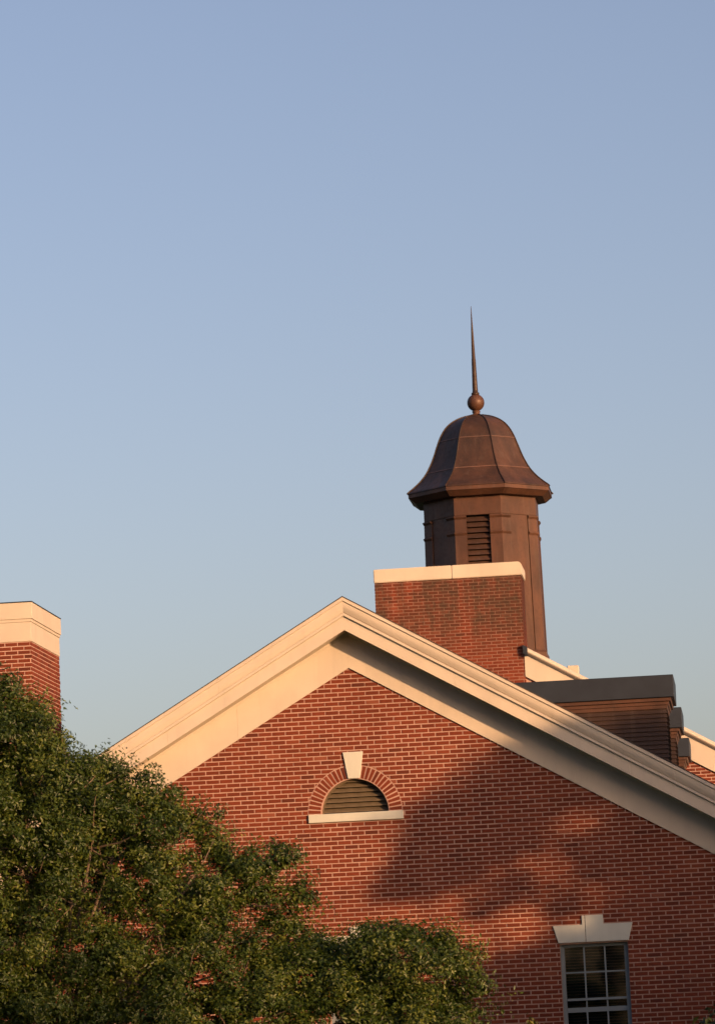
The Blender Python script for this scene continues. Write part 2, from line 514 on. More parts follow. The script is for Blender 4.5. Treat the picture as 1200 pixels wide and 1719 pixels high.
# half-round vent
vent = MB()
pts = arc(0, LZ, 0.497, 0, math.pi, 24)
vent.prism(pts, 'Y', 0.19, 0.21)
ventb = vent.build('attic_vent', M['dark'], wing)  # backing board coloured near-black as the unlit attic
for i in range(7):
    z = LZ+0.018+i*0.0735
    top = min(z+0.066, LZ+0.49)
    hw_ = math.sqrt(max(0.0001, 0.494**2-(z+0.02-LZ)**2))-0.004
    hw2 = math.sqrt(max(0.0001, 0.494**2-(top-LZ)**2))-0.004
    if top-z < 0.03: continue
    m = MB()
    # slanting blade, its lower edge forward
    vs = [(-hw_, 0.085, z), (hw_, 0.085, z), (hw2, 0.165, top+0.010), (-hw2, 0.165, top+0.010),
          (-hw_, 0.085, z+0.016), (hw_, 0.085, z+0.016), (hw2, 0.165, top+0.026), (-hw2, 0.165, top+0.026)]
    m.add(vs, [(0,3,2,1),(4,5,6,7),(0,1,5,4),(1,2,6,5),(2,3,7,6),(3,0,4,7)])
    m.build('louvre', M['louvre'], ventb)
m = MB(); fr = arc(0, LZ, 0.498, 0, math.pi, 24); fi = arc(0, LZ, 0.475, 0, math.pi, 24)
for i in range(24):
    a, b, c, d = fr[i], fr[i+1], fi[i+1], fi[i]
    m.add([(p[0], y, p[1]) for y in (0.075, 0.10) for p in (a, b, c, d)], [(0,1,2,3),(4,7,6,5),(0,4,5,1),(2,6,7,3)])
m.build('vent_frame', M['louvre'], ventb)
# brick arch
m = MB()
ro, ri = 0.708, 0.5
po, pi_ = arc(0, LZ, ro, 0, math.pi, 48), arc(0, LZ, ri, 0, math.pi, 48)
for i in range(48):
    a, b, c, d = po[i], po[i+1], pi_[i+1], pi_[i]
    m.add([(p[0], y, p[1]) for y in (-0.003, 0.01) for p in (a, b, c, d)], [(0,1,2,3),(4,7,6,5),(0,4,5,1),(2,6,7,3)])
arch = m.build('arch', M['mortar'], wing)
rng = random.Random(5)
KA = math.atan2(0.118, 0.6)
nb = 13
for sgn in (0, 1):
    for i in range(nb):
        a0 = i*(math.pi/2-KA)/nb+0.022; a1 = (i+1)*(math.pi/2-KA)/nb-0.012
        if sgn: a0, a1 = math.pi-a1, math.pi-a0
        j = rng.uniform(-0.002, 0.002)
        q = [(0+r*math.cos(a), LZ+r*math.sin(a)) for a, r in ((a0, 0.516), (a1, 0.516), (a1, 0.694), (a0, 0.694))]
        b = MB(); b.prism(q, 'Y', -0.010+j, 0.0); b.build('arch_brick', M['brick'], arch)
m = MB(); m.prism([(-0.086, 5.800), (0.090, 5.800), (0.155, 6.195), (-0.150, 6.195)], 'Y', -0.035, 0.02)
bevel(m.build('keystone', M['stone'], arch), 0.005)
m = MB(); m.box(-0.70, 0.712, -0.045, 0.19, 5.168, LZ-0.001)
bevel(m.build('vent_sill', M['stone'], wing), 0.006)

# windows
def make_window(x):
    w = empty('window', (x, 0, 0)); w.parent = wing
    f = MB()
    f.box(-WW+0.002, -WW+0.060, 0.085, 0.20, WBOT, WTOP-0.045); f.box(WW-0.060, WW-0.002, 0.085, 0.20, WBOT, WTOP-0.045)
    f.box(-WW+0.002, WW-0.002, 0.083, 0.20, WTOP-0.044, WTOP-0.002); f.box(-WW+0.002, WW-0.002, 0.05, 0.20, WBOT-0.0, WBOT+0.05)
    f.build('frame', M['sash'], w)
    gx0, gx1 = -WW+0.062, WW-0.062
    zt = WTOP-0.046
    def rail(z0, z1, y0=0.10, y1=0.135):
        m = MB(); m.box(gx0, gx1, y0, y1, z0, z1); m.build('rail', M['sash'], w)
    rail(2.775, 2.797)
    rail(2.375, 2.410, 0.095, 0.14)
    rail(2.205, 2.275, 0.125, 0.17)
    rail(WBOT+0.05, WBOT+0.12, 0.125, 0.17)
    rail(1.75, 1.772, 0.125, 0.165)
    for mx in (-0.152, 0.152):
        m = MB(); m.box(mx-0.012, mx+0.012, 0.098, 0.133, 2.411, zt); m.build('muntin', M['sash'], w)
        m = MB(); m.box(mx-0.012, mx+0.012, 0.127, 0.163, WBOT+0.12, 2.374); m.build('muntin', M['sash'], w)
    cols = [(gx0, -0.164), (-0.140, 0.140), (0.164, gx1)]
    for (a, b) in cols:
        for (c, d, y) in ((2.797, zt, 0.115), (2.410, 2.775, 0.115), (2.275, 2.375, 0.145), (1.772, 2.205, 0.145), (WBOT+0.12, 1.75, 0.145)):
            m = MB(); m.box(a, b, y, y+0.005, c, d); m.build('pane', M['glass'], w)
    for i in range(44):
        z = WBOT+0.06+i*0.043
        if z > zt-0.03: break
        m = MB()
        m.add([(gx0, 0.225, z), (gx1, 0.225, z), (gx1, 0.243, z+0.036), (gx0, 0.243, z+0.036),
               (gx0, 0.227, z-0.001), (gx1, 0.227, z-0.001), (gx1, 0.245, z+0.035), (gx0, 0.245, z+0.035)],
              [(0,1,2,3),(7,6,5,4),(0,4,5,1),(2,6,7,3),(1,5,6,2),(3,7,4,0)])
        m.build('blind_slat', M['blind'], w)
    m = MB(); m.box(-WW-0.06, WW+0.06, -0.06, 0.08, WBOT-0.1, WBOT-0.001); bevel(m.build('sill', M['stone'], w), 0.006)
    # splayed stone lintel in two blocks with a raised key
    zl, zu, zk = 3.222, 3.478, 3.612
    m = MB(); m.prism([(-0.512, zl), (-0.113, zl), (-0.113, zk-0.002), (-0.157, zk-0.002), (-0.157, zu), (-0.585, zu)], 'Y', -0.034, 0.02)
    l1 = bevel(m.build('lintel', M['stone'], wing), 0.004); l1.location.x = x
    m = MB(); m.prism([(-0.107, zl), (0.518, zl), (0.585, zu), (0.157, zu), (0.157, zk), (-0.107, zk)], 'Y', -0.037, 0.02)
    l2 = bevel(m.build('lintel', M['stone'], wing), 0.004); l2.location.x = x
    return w
for x in WINX: make_window(x)

# dormers on the right-hand slope
def roof_x(z): return (AP+0.03-z)/SL
def make_dormer(y0):
    zt, zb = 7.405, 7.055
    xe = 4.735
    d = MB()                                          # core: cheeks and front
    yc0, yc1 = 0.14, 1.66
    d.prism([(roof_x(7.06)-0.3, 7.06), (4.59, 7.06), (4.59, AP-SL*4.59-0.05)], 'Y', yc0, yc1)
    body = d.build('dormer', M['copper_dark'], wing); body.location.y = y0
    r = MB(); r.prism([(roof_x(zt)-0.35, zb), (xe, zb), (xe+0.004, zt), (roof_x(zt)-0.35, zt)], 'Y', 0.0, 1.8)
    bevel(r.build('dormer_roof', M['zinc'], body), 0.008)
    # stepped cornice under the roof edge
    for (z0, z1, ex, yy) in ((7.000, 7.054, 4.690, 0.045), (6.945, 6.999, 4.650, 0.085), (6.885, 6.944, 4.625, 0.108)):
        c = MB(); c.prism([(roof_x(z1)-0.3, z0), (ex-0.015, z0), (ex, z1), (roof_x(z1)-0.3, z1)], 'Y', yy, 1.8-yy)
        c.build('cornice', M['copper'], body)
    z = 6.884
    while z > 5.72:
        z0 = z-0.0695
        b = MB()
        xi0, xi1 = roof_x(z0)-0.15, roof_x(z)-0.15
        # lapped board: lower edge proud on the cheek and at the corner
        A = [(xi1, yc0-0.006, z), (4.592, yc0-0.006, z), (4.592, yc1+0.006, z), (xi1, yc1+0.006, z)]
        B = [(xi0, yc0-0.030, z0), (4.620, yc0-0.030, z0), (4.620, yc1+0.030, z0), (xi0, yc1+0.030, z0)]
        b.add(A+B, [(0,1,5,4),(1,2,6,5),(2,3,7,6),(4,5,6,7),(3,2,1,0)])
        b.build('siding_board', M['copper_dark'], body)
        z = z0
    return body
for y in (3.3, 9.3, 16.1): make_dormer(y)

# ------------------------------------------------------------------ rear wing
RY = 19.5
XC = 0.08
RAP = 10.50          # apex of the rear rake
RSL = 0.577
RH = 8.0
rear = tag(empty('rear_wing', (0, 0, 0)), 'rear brick gable with broad chimney, behind the dormered roof', 'building')
rw = MB()
rw.prism([(XC-RH, 0), (XC+RH, 0), (XC+RH, RAP-0.3-RSL*RH), (XC, RAP-0.3), (XC-RH, RAP-0.3-RSL*RH)], 'Y', RY, RY+0.3)
rwall = rw.build('wall', M['mortar'], rear)
brick_field(rwall, (XC, RY, 0), (1, 0, 0), (0, -1, 0), -RH, RH, 5.6, 10.1,
            lambda p, q, a, b: a < RAP-0.5-RSL*min(abs(p), abs(q)) and (p > 1.45 or q < -1.47), M['brick'], singles=60, focus=(5.0, 7.0), seed=11,
            see=lambda u, v: u > 1.5 and v > 6.3 and v < RAP-0.66-RSL*u)
for sd_ in (-1, 1):
    xin = 1.46
    seg = 8
    prof = [(RY-0.06, 0.0)]+[(RY-0.07-0.07*math.sin(math.pi*i/seg), -0.002-0.148*(i/seg)) for i in range(seg+1)]+[(RY-0.06, -0.15)]
    sweep(rear, 'crown_moulding', prof, RAP, RSL, sd_, RH+0.3, M['paint'], XC, xin+0.06)
    sweep(rear, 'crown_end_cap', [(RY-0.05, 0.01), (RY-0.15, 0.01), (RY-0.15, -0.16), (RY-0.05, -0.16)], RAP, RSL, sd_, xin+0.058, M['zinc'], XC, xin-0.03)
    sweep(rear, 'frieze_board', [(RY-0.004, -0.152), (RY-0.05, -0.152), (RY-0.05, -0.605), (RY-0.004, -0.605)], RAP, RSL, sd_, RH+0.1, M['paint'], XC, xin-0.01)
    sweep(rear, 'roof', [(RY-0.005, -0.03), (RY-0.005, -0.06), (RY+24, -0.06), (RY+24, -0.03)], RAP, RSL, sd_, RH+0.4, M['shingle'], XC)
    e = MB(); x0, x1 = sorted((XC+sd_*(RH-0.3), XC+sd_*RH)); e.box(x0, x1, RY+0.302, RY+24, 0, RAP-0.4-RSL*RH); e.build('side_wall', M['mortar'], rear)
# small painted vent box on the far slope just behind the rake
m = MB(); m.box(2.33, 2.55, 20.3, 20.75, 8.7, 9.31); bevel(m.build('roof_vent', M['paint'], rear), 0.01)
# chimney
cx0, cx1, cyd, czt = -1.39, 1.53, 1.1, 11.10
m = MB(); m.box(cx0, cx1, RY-0.03, RY-0.03+cyd, 7.5, czt)
chim = m.build('chimney', M['mortar_stained'], rear)
brick_field(chim, (0, RY-0.03, 0), (1, 0, 0), (0, -1, 0), cx0-0.006, cx1+0.006, 7.6, czt-0.004, lambda p, q, a, b: True, M['brick_stained'],
            singles=240, focus=(0.6, 10.3), seed=12, shift=0.05, see=lambda u, v: v > 10.55-0.5*u-0.9)
brick_field(chim, (cx1, RY-0.03, 0), (0, 1, 0), (1, 0, 0), 0.0, cyd, 7.6, czt-0.004, lambda p, q, a, b: True, M['brick_stained'], seed=13)
brick_field(chim, (cx0, RY-0.03, 0), (0, 1, 0), (-1, 0, 0), 0.0, cyd, 7.6, czt-0.004, lambda p, q, a, b: True, M['brick_stained'], seed=14)
m = MB(); m.box(cx0-0.015, 0.16, RY-0.055, RY+cyd-0.01, czt, 11.368)
bevel(m.build('coping', M['paint'], chim), 0.012, 2)
m = MB(); m.prism([(0.163, czt), (cx1+0.03, czt), (cx1+0.035, 11.29), (cx1+0.02, 11.335), (cx1-0.02, 11.368), (0.163, 11.368)], 'Y', RY-0.055, RY+cyd-0.01)
bevel(m.build('coping', M['paint'], chim), 0.012, 2)

# ------------------------------------------------------------------ cupola
CX, CY = 0.08, 30.7
cup = tag(empty('cupola', (CX, CY, 10.0)), 'octagonal brown copper cupola with bell dome, ball and needle spire', 'cupola')
def octp(r, z, k): 
    a = -math.pi/2+math.pi/8+k*math.pi/4
    return Vector((r*math.cos(a), r*math.sin(a), z-10.0))
def oct_loft(prof, name, mat, parent, caps=True, smooth=False):
    vs = [octp(r, z, k) for (r, z) in prof for k in range(8)]
    fs = []
    for i in range(len(prof)-1):
        for k in range(8): fs.append((i*8+k, i*8+(k+1) % 8, (i+1)*8+(k+1) % 8, (i+1)*8+k))
    if caps: fs.append(tuple(range(7, -1, -1))); fs.append(tuple((len(prof)-1)*8+k for k in range(8)))
    return mesh_obj(name, vs, fs, mat, parent, smooth)
RT, RB = 1.385, 1.43
def body_r(z): return RT+(RB-RT)*(14.2-z)/(14.2-10.6)
oct_loft([(1.47, 9.2), (1.47, 10.62), (1.44, 10.66)], 'plinth', M['copper'], cup)
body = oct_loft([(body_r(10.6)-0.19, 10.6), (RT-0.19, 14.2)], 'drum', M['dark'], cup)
# plain frieze above the capitals
oct_loft([(RT-0.002, 13.755), (RT, 13.77), (RT, 14.25)], 'frieze', M['copper'], cup)
rng = random.Random(8)
def face_frame(k, z):
    """face k between corners k and k+1 at height z: left corner, right corner, outward normal"""
    r = body_r(z); a, b = octp(r, z, k), octp(r, z, k+1)
    m = (a+b)/2; n = Vector((m.x, m.y, 0)).normalized()
    return a, b, n
for k in range(8):
    # two pilaster boards per face, meeting at the corners
    for (t0, t1) in ((0.0, 0.25), (0.75, 1.0)):
        mb = MB(); vs = []
        for z in (10.665, 13.75):
            a, b, n = face_frame(k, z)
            for (t, o) in ((t0, 0), (t1, 0), (t1, -0.13), (t0, -0.13)):
                if o and (t < 0.01 or t > 0.99): vs.append(Vector(((a+(b-a)*t).x*0.89, (a+(b-a)*t).y*0.89, a.z)))
                else: vs.append(a+(b-a)*t+n*o)
        mb.add(vs, [(0,1,2,3),(7,6,5,4),(0,4,5,1),(1,5,6,2),(2,6,7,3),(3,7,4,0)])
        mb.build('pilaster', M['copper'], cup)
        # capital: two thin rings
        for zc, pr in ((13.70, 0.035), (13.33, 0.028)):
            mb = MB(); vs = []
            for (dz, o) in ((-0.035, 0.004), (0.012, pr), (0.03, pr), (0.042, 0.004)):
                a, b, n = face_frame(k, zc+dz)
                sc = 1+o/(body_r(zc)*math.cos(math.pi/8))
                P = [a+(b-a)*t0, a+(b-a)*t1]
                for p_, t in zip(P, (t0, t1)):
                    if t < 0.01 or t > 0.99: vs.append(Vector((p_.x*sc, p_.y*sc, p_.z)))
                    else: vs.append(p_+n*o)
            mb.add(vs, [(0,1,3,2),(2,3,5,4),(4,5,7,6),(0,2,4,6),(1,7,5,3)])
            mb.build('capital_ring', M['copper'], cup)
    # louvres on the faces square to the building, plain panels on the diagonals
def louvre_face(k):
    z0, z1 = 11.0, 13.74
    pitch = 0.128
    a, b, n = face_frame(k, 12.4)
    z = z1
    while z-pitch > z0:
        z -= pitch
        a, b, n = face_frame(k, z)
        p, q = a+(b-a)*0.252, a+(b-a)*0.748
        mb = MB()
        U_ = Vector((0, 0, 1))
        vs = [p-n*0.040, q-n*0.040, q-n*0.105+U_*0.105, p-n*0.105+U_*0.105]
        vs += [v-n*0.012-U_*0.004 for v in vs]
        mb.add(vs, [(0,1,2,3),(7,6,5,4),(0,4,5,1),(1,5,6,2),(2,6,7,3),(3,7,4,0)])
        mb.build('louvre', M['copper_dome'], cup)
face_normals = []
for k in range(8):
    a, b, n = face_frame(k, 12.0)
    face_normals.append(n)
    if abs(n.x) < 0.1 or abs(n.y) < 0.1: louvre_face(k)
    else:
        mb = MB(); vs = []
        for z in (10.665, 13.75):
            a, b, n = face_frame(k, z)
            for (t, o) in ((0.252, -0.022), (0.748, -0.022), (0.748, -0.12), (0.252, -0.12)): vs.append(a+(b-a)*t+n*o)
        mb.add(vs, [(0,1,2,3),(7,6,5,4),(0,4,5,1),(1,5,6,2),(2,6,7,3),(3,7,4,0)])
        mb.build('panel', M['copper'], cup)
# the near-black drum colour supplies the shade behind the louvres
# eaves
oct_loft([(RT-0.01, 14.18), (1.57, 14.185), (1.71, 14.29), (1.735, 14.30), (1.735, 14.385), (1.70, 14.40), (0.5, 14.42)], 'eaves', M['copper'], cup)
domep = [(1.755, 14.392), (1.735, 14.425), (1.60, 14.53), (1.44, 14.67), (1.28, 14.86), (1.15, 15.09), (1.055, 15.31), (0.965, 15.55), (0.88, 15.74), (0.76, 15.92), (0.60, 16.06), (0.40, 16.16), (0.20, 16.215), (0.06, 16.235)]
def cat(pts, n=3):
    res = []
    for i in range(len(pts)-1):
        p0, p1, p2, p3 = pts[max(i-1, 0)], pts[i], pts[i+1], pts[min(i+2, len(pts)-1)]
        for j in range(n):
            t = j/n
            res.append(tuple(0.5*(2*p1[c]+(p2[c]-p0[c])*t+(2*p0[c]-5*p1[c]+4*p2[c]-p3[c])*t*t+(3*p1[c]-p0[c]-3*p2[c]+p3[c])*t**3) for c in (0, 1)))
    res.append(pts[-1]); return res
DP = cat(domep)
for k in range(8):
    vs = []; fs = []
    for (r, z) in DP:
        a, b = octp(r, z, k), octp(r, z, k+1)
        vs += [a, b]
    for i in range(len(DP)-1): fs.append((2*i, 2*i+1, 2*i+3, 2*i+2))
    mesh_obj('dome_panel', vs, fs, M['copper_dome'], cup, True)
    mb = MB(); pts = [octp(r+0.006, z+0.004, k) for (r, z) in DP]
    mb.tube(pts, [0.017]*len(pts), 6); mb.build('hip_seam', M['copper_dark'], cup, True)
    for zs in (14.86, 15.60):
        r = np.interp(zs, [p[1] for p in DP], [p[0] for p in DP]); r2 = np.interp(zs+0.02, [p[1] for p in DP], [p[0] for p in DP])
        mb = MB(); mb.add([octp(r+0.010, zs, k), octp(r+0.010, zs, k+1), octp(r2+0.010, zs+0.02, k+1), octp(r2+0.010, zs+0.02, k)], [(0,1,2,3)])
        mb.add([octp(r-0.01, zs, k), octp(r-0.01, zs, k+1), octp(r+0.010, zs, k+1), octp(r+0.010, zs, k)], [(0,1,2,3)])
        mb.build('cross_seam', M['copper_pale'], cup)
def lathe(prof, n, name, mat, parent):
    vs = [(r*math.cos(2*math.pi*k/n), r*math.sin(2*math.pi*k/n), z-10) for (r, z) in prof for k in range(n)]
    fs = [(i*n+k, i*n+(k+1) % n, (i+1)*n+(k+1) % n, (i+1)*n+k) for i in range(len(prof)-1) for k in range(n)]
    fs.append(tuple(range(n-1, -1, -1))); fs.append(tuple((len(prof)-1)*n+k for k in range(n)))
    return mesh_obj(name, vs, fs, mat, parent, True)
lathe([(0.30, 16.17), (0.19, 16.21), (0.10, 16.25), (0.075, 16.29), (0.095, 16.305), (0.095, 16.33), (0.07, 16.345)], 20, 'finial_neck', M['copper'], cup)
bz = 16.53
lathe([(0.05, bz-0.197)]+[(0.2*math.cos(a), bz+0.2*math.sin(a)) for a in [R(-78+13*i) for i in range(13)]]+[(0.05, bz+0.197)], 28, 'finial_ball', M['copper'], cup)
lathe([(0.085, bz+0.175), (0.095, bz+0.205), (0.085, bz+0.235), (0.066, bz+0.245), (0.063, bz+0.30), (0.048, 17.55), (0.044, 17.56), (0.026, 18.2), (0.006, 18.78), (0.002, 18.80)], 14, 'spire', M['copper_dark'], cup)

# ------------------------------------------------------------------ chimney stack on the left
st = tag(empty('brick_chimney', (-6.9, 4.35, 0)), 'square brick chimney stack with deep cream cap, left of the gable', 'chimney')
lx0, lx1, ly0, ly1 = -8.4, -5.362, 3.1, 5.6
m = MB(); m.box(lx0+6.9, lx1+6.9, ly0-4.35, ly1-4.35, 0, 8.475)
lst = m.build('stack', M['mortar'], st)
brick_field(lst, (6.9-6.9, ly0-4.35, 0), (1, 0, 0), (0, -1, 0), lx0+6.9-0.006, lx1+6.9+0.006, 5.0, 8.472, lambda p, q, a, b: True, M['brick'],
            singles=120, focus=(1.3, 8.3), seed=21, shift=0.09)
brick_field(lst, (lx1+6.9, -4.35, 0), (0, 1, 0), (1, 0, 0), ly0, ly1, 5.0, 8.472, lambda p, q, a, b: True, M['brick'],
            singles=170, focus=(4.0, 8.3), seed=22, shift=0.04)
def ring(e, z0, z1, name, mat=M['paint'], bev=0.004):
    m = MB(); m.box(lx0+6.9-e, lx1+6.9+e, ly0-4.35-e, ly1-4.35+e, z0, z1); return bevel(m.build(name, mat, st), bev)
ring(0.014, 8.476, 8.785, 'cap_frieze'); ring(0.026, 8.786, 8.832, 'cap_fillet'); ring(0.042, 8.833, 9.095, 'cap'); ring(0.050, 9.096, 9.112, 'cap_flashing', M['zinc'], 0.002)

# ------------------------------------------------------------------ trees
def leaf_mesh(name, P, N_, size, mat, parent, seed, aspect=0.45, tone_shift=None):
    """P (n,3) leaf bases, N_ (n,3) leaf normals (roughly)"""
    rg = np.random.default_rng(seed)
    n = len(P)
    w = N_/np.maximum(1e-6, np.linalg.norm(N_, axis=1))[:, None]+rg.normal(0, 0.45, (n, 3)); w /= np.linalg.norm(w, axis=1)[:, None]
    d = np.cross(w, rg.normal(0, 1, (n, 3))); d /= np.linalg.norm(d, axis=1)[:, None]
    s = np.cross(d, w)
    L = size*rg.uniform(0.65, 1.25, n)[:, None]
    v0 = P-d*L*0.5; v2 = P+d*L*0.5-w*L*0.12; mid = P
    v1 = mid+s*L*aspect*0.5+w*L*0.08; v3 = mid-s*L*aspect*0.5+w*L*0.08
    V = np.stack([v0, v1, v2, v3], 1).reshape(-1, 3).astype(np.float32)
    me = bpy.data.meshes.new(name)
    me.vertices.add(4*n); me.vertices.foreach_set('co', V.ravel())
    idx = np.arange(n)*4
    F = np.stack([idx, idx+1, idx+2, idx, idx+2, idx+3], 1).ravel().astype(np.int32)
    me.loops.add(6*n); me.loops.foreach_set('vertex_index', F)
    me.polygons.add(2*n)
    me.polygons.foreach_set('loop_start', (np.arange(2*n)*3).astype(np.int32))
    me.polygons.foreach_set('loop_total', np.full(2*n, 3, np.int32))
    me.update()
    tn = rg.uniform(0, 1, n)
    if tone_shift is not None: tn = np.clip(0.55*tn+0.45*tone_shift, 0, 1)
    at = me.attributes.new('tone', 'FLOAT', 'POINT'); at.data.foreach_set('value', np.repeat(tn, 4).astype(np.float32))
    me.materials.append(mat)
    return link(bpy.data.objects.new(name, me), parent)

def bez(a, b, sag, n, rg):
    a, b = np.array(a, float), np.array(b, float)
    m = (a+b)/2+np.array(sag)
    pts = []
    for i in range(n+1):
        t = i/n; p = (1-t)**2*a+2*t*(1-t)*m+t*t*b
        if 0 < i < n: p = p+rg.normal(0, 0.03*np.linalg.norm(b-a)/2, 3)
        pts.append(tuple(p))
    return pts

def make_tree(name, base, lobes, fork, trunk_r, leaf, mat, seed, tuft_r=0.15, tuft_n=240, density=17, twig_share=0.15, lo=0.35):
    """lobes: (x, y, z, r[, density]) in world space, each filled with leaf tufts on twigs; tree empty at base"""
    rg = np.random.default_rng(seed)
    root = empty(name, base)
    B = np.array(base, float)
    fk = np.array(fork, float)-B
    m = MB()
    tp = bez((0, 0, -0.1), fk, (0.1, 0.05, 0), 6, rg)
    m.tube(tp, [trunk_r*(1.35 if i == 0 else 1.0-0.3*i/6) for i in range(7)], 12)
    m.build('trunk', M['bark'], root, True)
    P, D, T = [], [], []
    for lb in lobes:
        x, y, z, r = lb[:4]; den = lb[4] if len(lb) > 4 else 1.0
        c = np.array((x, y, z))-B
        br = MB()
        L = np.linalg.norm(c-fk)
        limb = bez(fk, c, (0, 0, -0.10*L), 6, rg)
        r0 = max(0.014, trunk_r*0.30*min(1, r/0.8))
        br.tube(limb, [r0*(1-0.8*i/6) for i in range(7)], 6)
        nt = max(2, int(density*den*(r/0.5)**2*(0.15/tuft_r)**0))
        for _ in range(nt):
            u = rg.normal(0, 1, 3); u /= np.linalg.norm(u)
            rr = r*(lo+(1.0-lo)*rg.uniform(0, 1)**0.6)
            stray = rg.uniform() < 0.11
            if stray: rr = r*rg.uniform(1.0, 1.25)+rg.uniform(0.02, 0.10)
            tc = c+u*rr*np.array((1, 1, 0.92))
            if tc[2] < 0.3: continue
            if stray or rg.uniform() < twig_share:
                tw = bez(c*0.7+np.array(limb[4])*0.3, tc+u*tuft_r*0.5, (0, 0, -0.05), 4, rg)
                br.tube(tw, [0.012, 0.010, 0.008, 0.006, 0.004], 4, False)
            tr = tuft_r*rg.uniform(0.55, 1.35)
            if stray: tr *= 0.6
            k = int(tuft_n*(tr/tuft_r)**2*rg.uniform(0.7, 1.1))
            v = rg.normal(0, 1, (k, 3)); v /= np.linalg.norm(v, axis=1)[:, None]
            # lop-sided sprays: a few shoots reach out of each tuft
            lump = np.ones(k)
            for _s in range(5):
                a = rg.normal(0, 1, 3)+u*0.8; a /= np.linalg.norm(a)
                lump += 0.75*np.clip(v@a-0.72, 0, 1)/0.28
            q = v*tr*(rg.uniform(0.05, 1, k)**0.5*lump)[:, None]*np.array((1.1, 1.1, 0.8))
            P.append(tc+q); D.append(v*0.8+u*0.35+np.array((0, 0, 0.4))); T.append(np.full(k, np.clip(rg.normal(0.48, 0.32), 0, 1)))
        br.build('branch', M['bark'], root)
    P = np.concatenate(P); D = np.concatenate(D); T = np.concatenate(T)
    leaf_mesh('crown', P, D, leaf, mat, root, seed+1, tone_shift=T)
    print('LEAVES', name, len(P))
    return root

# live oak in front of the gable
OAK = [(-2.05,-17.2,5.42,.38),(-1.72,-16.9,5.32,.20),(-1.5,-17.4,4.98,.24),(-1.12,-17.2,4.72,.24),(-.92,-16.8,4.58,.24),(-.58,-17.1,4.40,.24),(-.28,-16.8,4.38,.19),
 (-.12,-17.0,4.12,.20),(.20,-16.9,3.86,.20),(.52,-17.1,3.66,.20),(.86,-16.8,3.70,.14),(1.02,-16.9,3.68,.08),(.72,-17.3,3.42,.24),(1.08,-17.0,3.30,.14),(.9,-17.2,3.02,.22),
 (1.32,-17.1,2.70,.18),(1.90,-16.9,2.82,.12),(2.10,-17.0,2.80,.14),(2.38,-17.2,2.70,.18),(2.70,-17.1,2.60,.2),(2.76,-17.3,2.25,.22),(2.6,-17.4,1.95,.3),
 (-2.0,-17.8,4.8,.5),(-1.4,-17.9,4.45,.42),(-2.1,-18.4,4.1,.6),(-.85,-17.9,4.1,.36),(-.35,-17.8,3.85,.34),(-1.4,-18.3,3.75,.5),(.1,-17.8,3.45,.34),(-.30,-18.3,3.25,.32),(.22,-17.9,2.92,.26),
 (1.35,-17.8,2.40,.33),(1.9,-17.7,2.5,.34),(2.3,-17.8,2.3,.36),(.8,-18.0,2.5,.34),(.1,-18.4,2.45,.42),(-.7,-18.7,2.7,.42),(-1.5,-18.8,2.9,.55),(-2.3,-18.8,3.2,.65),
 (1.6,-18.2,1.9,.45),(2.3,-18.0,1.8,.4),(.7,-18.5,1.9,.5),(-.2,-18.8,1.9,.55),(-1.2,-19,2.0,.65),(-2.2,-19.1,2.3,.7),
 (-3.0,-17.2,5.0,.65),(-3.1,-18.2,4.2,.75),(-3.3,-18.8,3.2,.8),(-4.1,-17.4,4.4,.8),(-4.4,-18.3,3.2,.9),
 (-1.9,-16.2,4.5,.5),(-1.0,-16.0,3.85,.40),(-.2,-16.0,3.2,.40),(.9,-16.3,2.5,.4),(1.7,-16.4,2.3,.4),(-2.8,-15.8,4.5,.7),(-1.8,-15.6,3.4,.7),(-.8,-15.6,2.5,.55)]
OAK = [(x, y, z+0.10, r+0.05) for (x, y, z, r) in OAK]
oak = make_tree('oak_tree', (-1.6, -17.2, 0), OAK, (-1.5, -17.2, 1.9), 0.24, 0.046, M['leaf'], 41, tuft_r=0.135, tuft_n=300, density=40, lo=0.25)
tag(oak, 'sunlit green oak with dense small leaves, before the left of the gable', 'tree')
# bare-tipped sprig standing up by the eave
# sprig of a young shrub at the lower edge
tag(make_tree('young_shrub', (3.4, -17.0, 0), [(3.40, -17.0, 1.98, .08, 3.0), (3.34, -16.95, 1.75, .14, 3), (3.5, -17.05, 1.55, .2, 3)], (3.4, -17.0, 0.9), 0.02, 0.06, M['leaf_yellow'], 77, tuft_r=0.06, tuft_n=12, density=30),
    'yellowish leafy sprig at the bottom edge below the right window', 'shrub')

# dark shaded tree by the wall at the right corner
DK = [(5.50,-6.0,2.15,.34),(5.35,-6.1,1.75,.38),(5.70,-6.0,1.75,.45),(6.15,-6.2,2.25,.50),(6.7,-5.6,1.7,.7),(7.2,-6.4,2.7,.70),(7.9,-6.0,2.2,.9),(8.3,-6.4,3.6,.9),(6.4,-6.8,1.3,.6),
      (9.4,-6.2,2.2,1.0),(12.8,-7.2,3.2,1.3),(14.0,-7.0,4.6,1.4),(13.6,-7.4,6.4,1.3),(15.2,-6.8,5.6,1.3),(12.0,-6.5,4.4,.9),(16.2,-8,7.4,1.6),(17.4,-8,5,1.8),(15.4,-7.6,3.4,1.4),(11.2,-6.6,1.8,1.1)]  # these larger lobes are out of view, added to keep sky light off the wall
tag(make_tree('dark_tree', (9.6, -6.6, 0), DK, (9.6, -6.6, 1.4), 0.22, 0.11, M['leaf_dark'], 52, tuft_r=0.26, tuft_n=150, density=14),
    'dark shaded foliage of a tree at the bottom right corner', 'tree')

